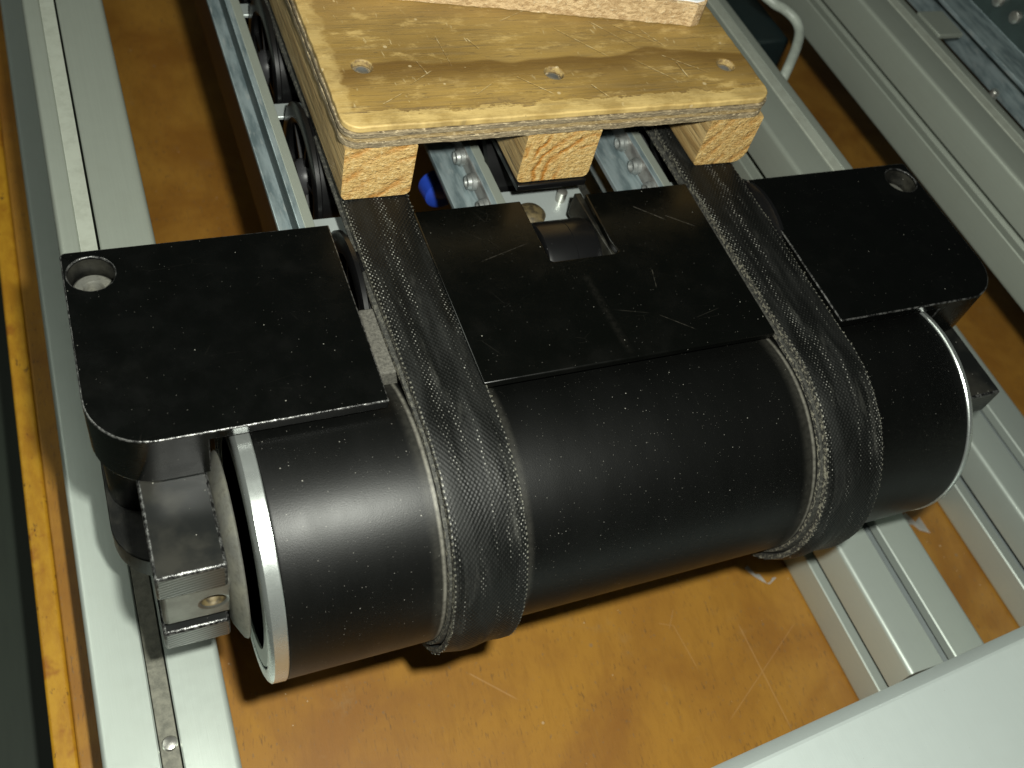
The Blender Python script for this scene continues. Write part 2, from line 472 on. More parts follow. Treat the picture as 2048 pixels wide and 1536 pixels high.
    MAT['white_laminate'] = n.fin(n.mix(n.noise(None, 3, 3), (.72, .73, .76), (.80, .80, .82)), .4, 0)
    # bench top: orange beech plywood, fibres run towards -Y with slight slant
    n = NT('bench_wood')
    rot = n.map(n.P, (1, 1, 1), (0, 0, .12))
    fl1 = n.noise(n.map(rot, (34, 6.0, 1)), 1.5, 2, .6)
    fl2 = n.noise(n.map(rot, (8, 2.2, 1)), 1.2, 5, .7, .8)
    blo = n.noise(None, .75, 4, .55, .6)
    c = n.mix(n.ramp(blo, .35, .66), (.355, .175, .029), (.245, .104, .015))
    c = n.mix(n.ramp(fl2, .42, .7, 0, .28), c, (.20, .088, .016))
    fleck = n.ma('MULTIPLY', n.ramp(fl1, .60, .67), n.ramp(n.noise(None, 2.2, 3), .42, .6, .2, 1))
    c = n.mix(n.ma('MULTIPLY', fleck, .6), c, (.12, .065, .026))
    pit = n.ramp(n.noise(n.map(rot, (30, 16, 1), (0, 0, 0), (7, 2, 0)), 1.0, 2, .5), .66, .72)
    c = n.mix(n.ma('MULTIPLY', pit, .5), c, (.16, .12, .075))
    c = n.mix(n.ramp(n.noise(None, 1.9, 5, .7), .6, .8, 0, .4), c, (.30, .19, .08))
    sc_ = None
    for a in ((5.89, -2.63, 5.90, -3.95, .010), (6.55, -2.8, 5.2, -3.6, .006), (5.17, -2.45, 5.22, -3.0, .007), (5.02, -2.40, 5.18, -2.47, .006), (5.25, -2.3, 5.1, -2.5, .006),
              (2.9, -2.35, 3.3, -2.75, .012)):
        s = n.seg(a[0] - 0, a[1], a[2], a[3], a[4])
        sc_ = s if sc_ is None else n.ma('MAXIMUM', sc_, s)
    c = n.mix(n.ma('MULTIPLY', sc_, .40), c, (.50, .30, .14))
    c = n.mix(n.ma('MULTIPLY', specks(n, 7, .11, .20), .55), c, (.50, .38, .24))
    c = n.mix(n.ma('MULTIPLY', specks(n, 5, .12, .16), .5), c, (.20, .15, .10))
    c = n.mix(n.ma('MULTIPLY', specks(n, 17, .09, .05), .8), c, (.75, .68, .55))
    MAT['bench_wood'] = n.fin(c, n.ramp(blo, .3, .7, .34, .5), 0, n.bump(fl1, .12, .01), .4)
    # painted yellow rim of the bench
    n = NT('yellow_rim')
    d = n.noise(n.map(n.P, (3, 1.3, 1)), 1.5, 5, .7)
    c = n.mix(n.ramp(d, .35, .65), (.45, .235, .014), (.34, .155, .008))
    st = n.ma('MULTIPLY', n.ramp(n.noise(n.map(n.P, (5, 2.2, 1)), 2.2, 5, .75), .60, .68), n.ramp(n.noise(None, .9, 2), .35, .5))
    c = n.mix(n.ma('MULTIPLY', st, .9), c, (.07, .03, .010))
    c = n.mix(n.ramp(n.noise(None, 1.6, 4, .7), .54, .66, 0, .75), c, (.24, .075, .006))
    MAT['yellow_rim'] = n.fin(c, .45, 0, n.bump(d, .3, .02))
    n = NT('floor_dark')
    n2 = n.noise(n.map(n.P, (6, .6, 1)), 1.2, 4, .7)
    MAT['floor_dark'] = n.fin(n.mix(n2, (.008, .013, .008), (.020, .029, .019)), .7, 0)
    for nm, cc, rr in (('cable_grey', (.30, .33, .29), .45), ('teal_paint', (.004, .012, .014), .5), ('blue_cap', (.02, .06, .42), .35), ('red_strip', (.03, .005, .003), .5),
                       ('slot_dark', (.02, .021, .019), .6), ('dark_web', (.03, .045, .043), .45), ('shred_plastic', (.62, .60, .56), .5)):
        n = NT(nm)
        f = n.noise(None, 8, 3)
        MAT[nm] = n.fin(n.mix(n.ramp(f, .3, .7), cc, tuple(x * .8 for x in cc)), rr, 0, n.bump(f, .1, .01))


build_mats()


# ------------------------------------------------------------------ mesh helpers (all in drawing units, world coordinates)
def new():
    return bmesh.new()


def box(bm, x0, x1, y0, y1, z0, z1):
    v = [bm.verts.new((x, y, z)) for z in (z0, z1) for y in (y0, y1) for x in (x0, x1)]
    for f in ((0, 2, 3, 1), (4, 5, 7, 6), (0, 1, 5, 4), (2, 6, 7, 3), (0, 4, 6, 2), (1, 3, 7, 5)):
        bm.faces.new([v[i] for i in f])
    return bm


def prism(bm, pts, a0, a1, axis='Y'):
    """extrude a closed polygon (2-D) along an axis. axis Y: pts=(x,z); X: (y,z); Z: (x,y)"""
    def P(p, a):
        return {'Y': (p[0], a, p[1]), 'X': (a, p[0], p[1]), 'Z': (p[0], p[1], a)}[axis]
    A = [bm.verts.new(P(p, a0)) for p in pts]
    B = [bm.verts.new(P(p, a1)) for p in pts]
    n = len(pts)
    bm.faces.new(A)
    bm.faces.new(B[::-1])
    for i in range(n):
        j = (i + 1) % n
        bm.faces.new((A[j], A[i], B[i], B[j]))
    bmesh.ops.recalc_face_normals(bm, faces=bm.faces)
    return bm


def lathe(bm, prof, c, axis='X', seg=64, a0=0, a1=2 * pi, cap=True):
    """revolve profile [(pos along axis, radius)] about axis through c"""
    full = abs((a1 - a0) - 2 * pi) < 1e-6
    rings = []
    ns = seg if full else seg + 1
    for (t, r) in prof:
        ring = []
        for i in range(ns):
            a = a0 + (a1 - a0) * i / seg
            u, v = r * cos(a), r * sin(a)
            p = {'X': (t, c[0] + u, c[1] + v), 'Z': (c[0] + u, c[1] + v, t), 'Y': (c[0] + u, t, c[1] + v)}[axis]
            ring.append(bm.verts.new(p))
        rings.append(ring)
    for k in range(len(rings) - 1):
        for i in range(ns if full else ns - 1):
            j = (i + 1) % ns
            bm.faces.new((rings[k][i], rings[k][j], rings[k + 1][j], rings[k + 1][i]))
    if cap:
        for ring, (t, r) in ((rings[0], prof[0]), (rings[-1], prof[-1])):
            if r > 1e-4:
                bm.faces.new(ring)
    bmesh.ops.recalc_face_normals(bm, faces=bm.faces)
    return bm


def tube(bm, pts, r, seg=12):
    pts = [Vector(p) for p in pts]
    rings = []
    up = Vector((0, 0, 1))
    for i, p in enumerate(pts):
        t = (pts[min(i + 1, len(pts) - 1)] - pts[max(i - 1, 0)]).normalized()
        s = t.cross(up)
        if s.length < .1:
            s = t.cross(Vector((1, 0, 0)))
        s.normalize()
        u = s.cross(t)
        rings.append([bm.verts.new(p + (s * cos(2 * pi * k / seg) + u * sin(2 * pi * k / seg)) * r) for k in range(seg)])
    for a, b in zip(rings, rings[1:]):
        for k in range(seg):
            bm.faces.new((a[k], a[(k + 1) % seg], b[(k + 1) % seg], b[k]))
    bm.faces.new(rings[0])
    bm.faces.new(rings[-1][::-1])
    bmesh.ops.recalc_face_normals(bm, faces=bm.faces)
    return bm


def rrect(x0, x1, y0, y1, rs, seg=10):
    """rounded rectangle, radii order: (x0,y0),(x1,y0),(x1,y1),(x0,y1)"""
    out = []
    for (cx, cy, sx, sy, r, a) in ((x0, y0, 1, 1, rs[0], pi), (x1, y0, -1, 1, rs[1], 1.5 * pi), (x1, y1, -1, -1, rs[2], 0), (x0, y1, 1, -1, rs[3], .5 * pi)):
        if r <= 0:
            out.append((cx, cy))
            continue
        for k in range(seg + 1):
            t = a + k / seg * pi / 2
            out.append((cx + sx * r + r * cos(t), cy + sy * r + r * sin(t)))
    return out


class Thing:
    def __init__(self, name, origin, label, cat, group=None, kind=None):
        o = bpy.data.objects.new(name, None)
        o.empty_display_size = .01
        self.o = o
        self.org = Vector(origin)
        o.location = self.org * S
        COL.objects.link(o)
        o['label'] = label
        o['category'] = cat
        if group:
            o['group'] = group
        if kind:
            o['kind'] = kind


def mk(name, bm, mat, parent=None, bevel=0, seg=2, ang=35, smooth=True, label=None, cat=None, kind=None, group=None, origin=None, mats=None, edge_mat=None):
    """one mesh object; parent = Thing or (Thing, part object)"""
    th = parent[0] if isinstance(parent, tuple) else parent
    org = th.org if th else Vector(origin if origin else (0, 0, 0))
    bmesh.ops.transform(bm, matrix=Matrix.Scale(S, 4) @ Matrix.Translation(-org), verts=bm.verts)
    me = bpy.data.meshes.new(name)
    bm.to_mesh(me)
    bm.free()
    for m_ in (mats or [mat]):
        me.materials.append(MAT[m_])
    if smooth:
        me.shade_smooth()
        me.set_sharp_from_angle(angle=radians(ang))
    o = bpy.data.objects.new(name, me)
    COL.objects.link(o)
    if th:
        o.parent = parent[1] if isinstance(parent, tuple) else th.o
    else:
        o.location = org * S
    if bevel:
        b = o.modifiers.new('bevel', 'BEVEL')
        b.width = bevel * S
        b.segments = seg
        b.limit_method = 'ANGLE'
        b.angle_limit = radians(40)
        b.use_clamp_overlap = True
        if edge_mat is not None:
            me.materials.append(MAT[edge_mat])
            b.material = len(me.materials) - 1
    for k, v in (('label', label), ('category', cat), ('kind', kind), ('group', group)):
        if v:
            o[k] = v
    return o


def carve(o, cutters, mat=None):
    """cut holes, then throw the cutters away"""
    bmc = bmesh.new()
    for f in cutters:
        f(bmc)
    me = bpy.data.meshes.new('c')
    org = Vector(o.location) if not o.parent else Vector(o.parent.location)
    bmesh.ops.transform(bmc, matrix=Matrix.Translation(-org) @ Matrix.Scale(S, 4), verts=bmc.verts)
    bmc.to_mesh(me)
    bmc.free()
    me.materials.append(MAT[mat] if mat else o.data.materials[0])
    if mat:
        o.data.materials.append(MAT[mat])
    c = bpy.data.objects.new('c', me)
    COL.objects.link(c)
    c.parent = o.parent
    if not o.parent:
        c.location = o.location
    md = o.modifiers.new('cut', 'BOOLEAN')
    md.object = c
    md.operation = 'DIFFERENCE'
    md.solver = 'EXACT'
    md.material_mode = 'TRANSFER'
    # carve before any bevel
    while o.modifiers[0].name != 'cut':
        i = [m.name for m in o.modifiers].index('cut')
        o.modifiers.move(i, 0)
    bev = [m for m in o.modifiers if m.name != 'cut']
    for m in bev:
        m.show_viewport = False
    bpy.context.view_layer.update()
    dg = bpy.context.evaluated_depsgraph_get()
    nm = bpy.data.meshes.new_from_object(o.evaluated_get(dg), preserve_all_data_layers=True, depsgraph=dg)
    nm.name = o.name
    o.modifiers.remove(o.modifiers['cut'])
    o.data = nm
    for m in bev:
        m.show_viewport = True
    bpy.data.objects.remove(c)
    bpy.data.meshes.remove(me)
    nm.shade_smooth()
    nm.set_sharp_from_angle(angle=radians(35))


# ------------------------------------------------------------------ setting: bench top and floor
ZF = -3.95
bm = new()
box(bm, -.62, 30, -12, 16, ZF - .45, ZF)
mk('bench_top', bm, 'bench_wood', None, .02, kind='structure')
bm = new()
box(bm, -.82, -.622, -12, 16, ZF - .45, ZF + .003)
mk('bench_edge_strip', bm, 'yellow_rim', None, .03, kind='structure')
bm = new()
box(bm, -60, 60, -60, 60, -6.1, -6)
mk('floor', bm, 'floor_dark', None, kind='structure')


# ------------------------------------------------------------------ aluminium profiles
def tslot(w, h, x0, zt, top=True, side=True, slot=.16, off=.425):
    """cross-section of a slotted profile, clockwise from top-left"""
    def P(x, z):
        return (x0 + x, zt - z)
    lip, cav, dep = .115, .2, .30
    pts = []
    def groove(a, b, c, wdt):
        # from point a towards b along edge; c = inward normal
        L = math.hypot(b[0] - a[0], b[1] - a[1])
        d = ((b[0] - a[0]) / L, (b[1] - a[1]) / L)
        m = L / 2
        s = wdt / 2
        seq = [(m - s - .012, 0), (m - s, .012), (m - s, lip), (m - cav, lip), (m - cav, lip + .06), (m - s, dep), (m + s, dep), (m + cav, lip + .06), (m + cav, lip), (m + s, lip), (m + s, .012), (m + s + .012, 0)]
        return [(a[0] + d[0] * t + c[0] * q, a[1] + d[1] * t + c[1] * q) for t, q in seq]
    A, B, C, D = (0, 0), (w, 0), (w, h), (0, h)
    r = .05
    def corner(c, s, e):
        out = []
        for k in range(5):
            t = s + (e - s) * k / 4
            out.append((c[0] + r * cos(t), c[1] + r * sin(t)))
        return out
    pts += corner((r, r), pi, 1.5 * pi)
    if top:
        pts += groove(A, B, (0, 1), slot)
    pts += corner((w - r, r), 1.5 * pi, 2 * pi)
    if side:
        pts += groove(B, C, (-1, 0), slot)
    pts += corner((w - r, h - r), 0, .5 * pi)
    pts += corner((r, h - r), .5 * pi, pi)
    if side:
        pts += groove(D, A, (1, 0), slot)
    return [P(*q) for q in pts]


def lower_beam(x0, label, y0=-3.85, y1=14):
    t = Thing('aluminium_profile', (x0 + .5, y0, ZF), label, 'aluminium profile', 'long slotted profiles lying on the bench')
    bm = new()
    prism(bm, tslot(1.0, 1.0, x0, -2.95), y0, y1)
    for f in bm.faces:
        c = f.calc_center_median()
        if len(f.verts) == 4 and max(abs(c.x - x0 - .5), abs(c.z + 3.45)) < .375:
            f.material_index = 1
    mk('extrusion', bm, None, t, mats=['anodised_aluminium', 'shaded_groove_aluminium'])
    return t


lb = lower_beam(-.37, 'lower slotted aluminium profile at the left, a dusty strip and screw in its slot', -9)
bm = new()
box(bm, .057, .198, -9, 14, -3.06, -2.968)
ins = mk('slot_strip', bm, 'dusty_insert', lb, .006)
bm = new()
lathe(bm, [(-2.975, .062), (-2.958, .062), (-2.946, .052), (-2.941, .03), (-2.940, .001)], (.135, -2.53), 'Z', 24)
mk('screw', bm, 'screw_steel', (lb, ins))
lower_beam(6.77, 'slotted aluminium profile on the bench under the right end of the black roller')
lower_beam(9.19, 'slotted aluminium profile on the bench farthest right, beyond the strip of bare wood')


def upper_beam(x0, label, y0, y1=14, inv=False, group='raised narrow side profiles'):
    t = Thing('side_profile', (x0 + .345, y0, -1.47), label, 'aluminium profile', group)
    w_, h_ = .69, .97
    bm = new()
    A = x0
    pts = tslot(w_, h_, x0, -.5, top=False)
    # own top slot placed off centre
    s0, s1 = (.148, .288) if not inv else (w_ - .288, w_ - .148)
    g = [(s0 - .01, 0), (s0, .01), (s0, .11), (s0 - .06, .11), (s0 - .06, .2), (s1 + .06, .2), (s1 + .06, .11), (s1, .11), (s1, .01), (s1 + .01, 0)]
    g = [(x0 + a, -.5 - b) for a, b in g]
    pts = pts[:5] + g + pts[5:]
    prism(bm, pts, y0, y1)
    mk('extrusion', bm, 'upper_aluminium', t)
    bm = new()
    if not inv:
        box(bm, x0 + s0 + .001, x0 + s1 - .018, y0, y1, -.62, -.5035)
    else:
        box(bm, x0 + s0 + .018, x0 + s1 - .001, y0, y1, -.62, -.5035)
    mk('slot_strip', bm, 'pale_insert', t, .005)
    return t


upper_beam(-.018, 'raised aluminium side profile running away behind the left black bracket', -.5)
upper_beam(6.755, 'raised aluminium side profile behind the right black bracket, beside the pallet', -.5, inv=True)
fb = upper_beam(9.35, 'dull raised aluminium profile crossing the upper right corner in front of the bracket', -6.5, inv=True)

# wide flat beam across the bottom right corner (slightly askew)
t = Thing('flat_profile', (5.5, -4.6, -2.95), 'wide flat-faced aluminium profile lying across the others in the bottom right corner', 'aluminium profile')
bm = new()
a = radians(3.9)
pts = [(-3.93, -2.07), (-3.94, -2.05), (-4.035, -1.95), (-4.06, -1.94), (-5.93, -1.94), (-5.95, -1.96), (-5.95, -2.93), (-3.93, -2.93)]
prism(bm, [(y, z) for y, z in pts], 2.2, 14, 'X')
bmesh.ops.rotate(bm, cent=(5.73, -3.93, -2), matrix=Matrix.Rotation(a, 3, 'Z'), verts=bm.verts)
bmesh.ops.translate(bm, vec=(0, -.105, 0), verts=bm.verts)
mk('extrusion', bm, 'flat_aluminium', t, ang=18)

# ------------------------------------------------------------------ drive roller
AY, AZ = -1.859, -1.12
t = Thing('belt_roller', (.83, AY, AZ), 'large black roller with bright metal end rings carrying the two belts', 'roller')
bm = new()
lathe(bm, [(.953, .985), (.958, .997), (.97, 1.0), (6.56, 1.0), (6.575, .995), (6.58, .985)], (AY, AZ), 'X', 192)
mk('drum_shell', bm, 'drum_black', t)
bm = new()
lathe(bm, [(.93, .90), (.838, .90), (.830, .915), (.830, .955), (.842, .985), (.858, 1.003), (.945, 1.006), (.952, 1.0), (.952, .90)], (AY, AZ), 'X', 160, cap=False)
mk('end_ring', bm, 'machined_aluminium', t)
bm = new()
lathe(bm, [(6.582, .90), (6.582, 1.0), (6.590, 1.008), (6.618, 1.008), (6.632, 1.0), (6.638, .985), (6.638, .90)], (AY, AZ), 'X', 160, cap=False)
mk('end_ring', bm, 'machined_aluminium', t)
bm = new()
lathe(bm, [(.85, .885), (.838, .878), (.838, .76), (.85, .75), (.85, .01)], (AY, AZ), 'X', 96)
mk('end_disc', bm, 'anodised_aluminium', t)
bm = new()
lathe(bm, [(6.62, .905), (6.625, .90), (6.625, .01)], (AY, AZ), 'X', 96)
mk('end_disc', bm, 'machined_aluminium', t)
bm = new()
lathe(bm, [(.675, .50), (.69, .55), (.745, .655), (.765, .668), (.775, .655), (.775, .3)], (AY, AZ), 'X', 96)
mk('collar', bm, 'dusty_screw', t)
bm = new()
lathe(bm, [(6.795, .50), (6.78, .55), (6.725, .655), (6.705, .668), (6.695, .655), (6.695, .3)], (AY, AZ), 'X', 96)
mk('collar', bm, 'dusty_screw', t)
for xa, xb in ((.245, .70), (6.80, 7.17)):  # flats of the axle
    bm = new()
    box(bm, xa, xb, -2.31, -1.5, -1.23, -.765)
    sh = mk('shaft_flat', bm, 'dull_shaft', t, .05, 4)
    if xa < 1:
        carve(sh, [lambda b: lathe(b, [(-2.4, .07), (-2.24, .07), (-2.2, .02)], (.575, -1.01), 'Y', 24)], 'brass_hole')

# ------------------------------------------------------------------ end brackets
def bracket(mir, label):
    def X(x):
        return 7.41 - x if mir else x
    def rng(a, b):
        return (X(b), X(a)) if mir else (a, b)
    t = Thing('end_bracket', (X(.9), -.8, -1.85), label, 'bracket', 'black brackets holding the roller ends')
    w0, w1 = rng(0, 1.865) if not mir else (5.625, 7.41)
    rs = (.40, .01, .01, .04) if not mir else (.01, .40, .04, .01)
    bm = new()
    prism(bm, rrect(w0, w1, -1.645, 0, rs, 14), -.47, 0, 'Z')
    # only the outer part is thick: the tongue over the drum is thin
    pl = mk('top_plate', bm, 'black_plate', t, .026, 3, edge_mat='edge_highlight')
    tx0, tx1 = (.70, 2.3) if not mir else (5.2, 6.71)
    cx_ = X(.18)
    cuts = [lambda b: lathe(b, [(.05, .152), (-.30, .152)], (cx_, -.215), 'Z', 48),
            lambda b: box(b, tx0, tx1, -2, -.78, -.8, -.085)]
    carve(pl, cuts)
    if not mir:
        pass
    bm = new()
    lathe(bm, [(-.30, .01), (-.30, .062), (-.17, .062), (-.155, .072), (-.155, .125), (-.168, .14), (-.30, .14)], (cx_, -.215), 'Z', 32, cap=False)
    # hexagon socket
    mk('socket_screw', bm, 'dusty_screw', t)
    bm = new()
    lathe(bm, [(-.298, .151), (-.02, .151)], (cx_, -.215), 'Z', 48, cap=False)
    mk('hole_liner', bm, 'dusty_black', t)
    # lower plate, same outline
    a, b_ = rng(0, .7)
    rs = (.40, .01, .01, .04) if not mir else (.01, .40, .04, .01)
    bm = new()
    prism(bm, rrect(a, b_, -1.66, 0, rs, 14), -1.85, -1.60, 'Z')
    mk('lower_plate', bm, 'dusty_black', t, .015)
    bm = new()
    a, b_ = rng(.03, .66)
    prism(bm, rrect(a, b_, -1.18, -.52, (.22, .02, .02, .02) if not mir else (.02, .22, .02, .02), 10), -1.6, -.47, 'Z')
    mk('web_block', bm, 'dusty_black', t, .01)
    # jaw that grips the shaft: C-shaped, opening to the front
    bm = new()
    a, b_ = rng(.23, .672)
    c = [(-1.0, -.472), (-2.335, -.472), (-2.335, -.765), (-1.52, -.765), (-1.48, -.80), (-1.48, -1.27), (-1.52, -1.31), (-2.335, -1.31), (-2.335, -1.57), (-1.0, -1.57)]
    prism(bm, c, a, b_, 'X')
    mk('jaw', bm, 'milled_jaw', t, .022, 3, edge_mat='edge_highlight')
    return t


bracket(False, 'black bracket with rounded corner and screw hole at the left end of the roller')
bracket(True, 'black bracket at the right end of the roller, partly behind the dull beam')

# ------------------------------------------------------------------ centre cover plate
t = Thing('cover_plate', (2.54, 0, -.065), 'thin black scratched cover plate between the two belts, notched at the back', 'cover plate')
bm = new()
pts = [(2.54, .035), (2.54, -1.645), (4.985, -1.645), (5.005, .035), (4.035, .035), (4.03, -.50), (4.055, -.62), (4.02, -.64), (3.475, -.64), (3.455, -.62), (3.445, .035)]
prism(bm, pts, -.062, 0, 'Z')
pl = mk('plate', bm, 'cover_plate_black', t, .012, 2)
bm = new()
box(bm, 2.60, 3.40, -.75, -.05, -.42, -.064)
mk('support_block', bm, 'dusty_black', t)
bm = new()
box(bm, 4.10, 4.96, -.75, -.05, -.42, -.064)
mk('support_block', bm, 'dusty_black', t)
bm = new()
prism(bm, [(3.985, .12), (4.05, .12), (4.065, -.60), (4.03, -.63)], -.30, -.066, 'Z')
mk('notch_lip', bm, 'dusty_black', t, .01)

# wear blocks under the belts
for i, (xa, xb, lab) in enumerate(((1.90, 2.52, 'dust covered block under the left belt'), (4.985, 5.60, 'dust covered block under the right belt'))):
    bm = new()
    box(bm, xa, xb, -1.33, -.74, -.55, -.13)
    bmesh.ops.subdivide_edges(bm, edges=bm.edges, cuts=2)
    mk('wear_block', bm, 'dust_caked', None, .015, label=lab + ', just behind the roller', cat='block', group='dusty blocks under the belts', origin=((xa + xb) / 2, -1.0, -.55))

# ------------------------------------------------------------------ belts
def belt(x0, x1, ztop_y, name_label, seed):
    rnd = random.Random(seed)
    t = Thing('conveyor_belt', ((x0 + x1) / 2, 0, -.06), name_label, 'belt', 'belts running over the roller')
    R1 = 1.052
    th = .064
    def path(ra, y_start, y_end):
        P = []
        n = int((y_start - AY) / .05)
        for i in range(n + 1):
            y = y_start + (AY - y_start) * i / n
            z = AZ + ra
            P.append((y, z, 0, 1))
        for i in range(1, 73):
            a = pi / 2 + pi * i / 72
            P.append((AY + ra * cos(a), AZ + ra * sin(a), cos(a), sin(a)))
        n = int((y_end - AY) / .1)
        for i in range(1, n + 1):
            P.append((AY + (y_end - AY) * i / n, AZ - ra, 0, -1))
        return P
    def strip(xa, xb, ra, th, ys, ye, wob, nx=10):
        bm = new()
        uvl = bm.loops.layers.uv.new('UVMap')
        P = path(ra, ys, ye)
        L = 0
        out, inn, Ls = [], [], []
        for i, (y, z, ny, nz) in enumerate(P):
            if i:
                L += math.hypot(y - P[i - 1][0], z - P[i - 1][1])
            dx = wob * (sin(L * 1.7 + seed) + .5 * sin(L * 4.1 + 2 * seed))
            ro, ri = [], []
            for k in range(nx + 1):
                u = k / nx
                x = xa + (xb - xa) * u + dx
                cr = .010 * sin(u * 2 * pi * 1.5 + seed) * sin(L * 1.3) - .012 * (abs(2 * u - 1) ** 6)
                jag = 0
                if k in (0, nx):
                    jag = rnd.uniform(-.004, .004)
                ro.append(bm.verts.new((x + jag, y + ny * (th + cr), z + nz * (th + cr))))
                ri.append(bm.verts.new((x, y, z)))
            out.append(ro)
            inn.append(ri)
            Ls.append(L)
        for i in range(len(P) - 1):
            for k in range(nx):
                f = bm.faces.new((out[i][k], out[i][k + 1], out[i + 1][k + 1], out[i + 1][k]))
                for lp, (uu, vv) in zip(f.loops, ((k, i), (k + 1, i), (k + 1, i + 1), (k, i + 1))):
                    lp[uvl].uv = (uu / nx * .53, Ls[vv])
                f = bm.faces.new((inn[i][k + 1], inn[i][k], inn[i + 1][k], inn[i + 1][k + 1]))
                f.material_index = 2
            for s, k in ((0, 0), (1, nx)):
                f = bm.faces.new((out[i][k], out[i + 1][k], inn[i + 1][k], inn[i][k]))
                f.material_index = 1
        for r in (0, -1):
            for k in range(nx):
                f = bm.faces.new((out[r][k], out[r][k + 1], inn[r][k + 1], inn[r][k]))
                f.material_index = 1
        bmesh.ops.recalc_face_normals(bm, faces=bm.faces)
        return bm
    mk('outer_layer', strip(x0, x1, R1 + .006, th - .004, 9.5, 3.5, .004), None, t, mats=['woven_belt', 'belt_edge', 'belt_under'], ang=50)
    mk('inner_layer', strip(x0 - .022, x1 - .012, 1.004, .044, 9.0, 3.3, .006), None, t, mats=['belt_under', 'belt_edge', 'belt_under'], ang=50)
    # frayed threads along both rims
    bm = new()
    P = path(R1 + .004 + th, 3.0, .5)
    L = 0
    nxt = 0
    for i in range(1, len(P)):
        y0, z0, ny, nz = P[i - 1]
        y1, z1, my, mz = P[i]
        d = math.hypot(y1 - y0, z1 - z0)
        while nxt < L + d:
            f = (nxt - L) / d
            y, z = y0 + (y1 - y0) * f, z0 + (z1 - z0) * f
            dx = .004 * (sin(nxt * 1.7 + seed) + .5 * sin(nxt * 4.1 + 2 * seed))
            for side in (0, 1):
                if rnd.random() < .45:
                    continue
                x = (x0 if side == 0 else x1) + dx + rnd.uniform(-.002, .002)
                s = rnd.uniform(.003, .0066)
                q = rnd.uniform(-.022, -.006)
                bmesh.ops.create_icosphere(bm, subdivisions=1, radius=s, matrix=Matrix.Translation((x, y + ny * q, z + nz * q)))
            nxt += .038
        L += d
    mk('edge_threads', bm, 'belt_edge', t, kind='stuff')
    return t


belt(2.035, 2.560, 0, 'left black woven belt, worn and dusty, running from under the pallet over the roller', 1)
belt(5.060, 5.592, 0, 'right black woven belt under the right pallet runner and over the roller', 2.3)

# ------------------------------------------------------------------ roller rails with skate wheels
def wheel_parts(t, xa, xb, yc, flange, sp):
    zc = -.635
    # profile from left to right
    if flange == 'L':
        prof = [(xa, .50), (xa, .60), (xa + .012, .63), (xa + .045, .63), (xa + .06, .60), (xa + .065, .56), (xb, .555), (xb, .50)]
    elif flange == 'R':
        prof = [(xa, .50), (xa, .555), (xb - .07, .56), (xb - .062, .67), (xb - .045, .70), (xb - .012, .70), (xb, .67), (xb, .50)]
    else:
        prof = [(xa, .50), (xa + .012, .56), (xa + .30, .566), (xa + .304, .562), (xa + .308, .566), (xb - .012, .56), (xb, .50)]
    if flange is None and yc < 0:      # the small black roller seen in the notch of the cover plate
        zc = -.405
        rr = .36
        bm = new()
        lathe(bm, [(3.505, rr - .10), (3.505, rr - .03), (3.52, rr - .008), (3.55, rr), (3.765, rr), (3.768, rr - .006), (3.772, rr), (3.955, rr), (3.985, rr - .01), (3.995, rr - .03), (3.995, rr - .10)], (yc, zc), 'X', 72)
        mk('wheel', bm, 'wheel_plastic', t)
        return
    bm = new()
    lathe(bm, prof + [(xb - .02, .46), (xa + .02, .46), (xa, .50)], (yc, zc), 'X', 72, cap=False)
    wh = mk('wheel', bm, 'wheel_plastic', t)
    bm = new()
    lathe(bm, [(xa - .03, .05), (xa - .03, .13), (xa + .02, .16), (xb - .02, .16), (xb, .13), (xb, .05)], (yc, zc), 'X', 28)
    mk('hub', bm, 'hub_plastic', (t, wh))
    for k in range(6):
        bm = new()
        a = k * pi / 3 + yc
        box(bm, xa + .03, xa + .07, -.02, .02, .13, .48)
        bmesh.ops.rotate(bm, cent=(0, 0, 0), matrix=Matrix.Rotation(a, 3, 'X'), verts=bm.verts)
        bmesh.ops.translate(bm, vec=(0, yc, zc), verts=bm.verts)
        mk('spoke', bm, 'wheel_plastic', (t, wh), smooth=False)


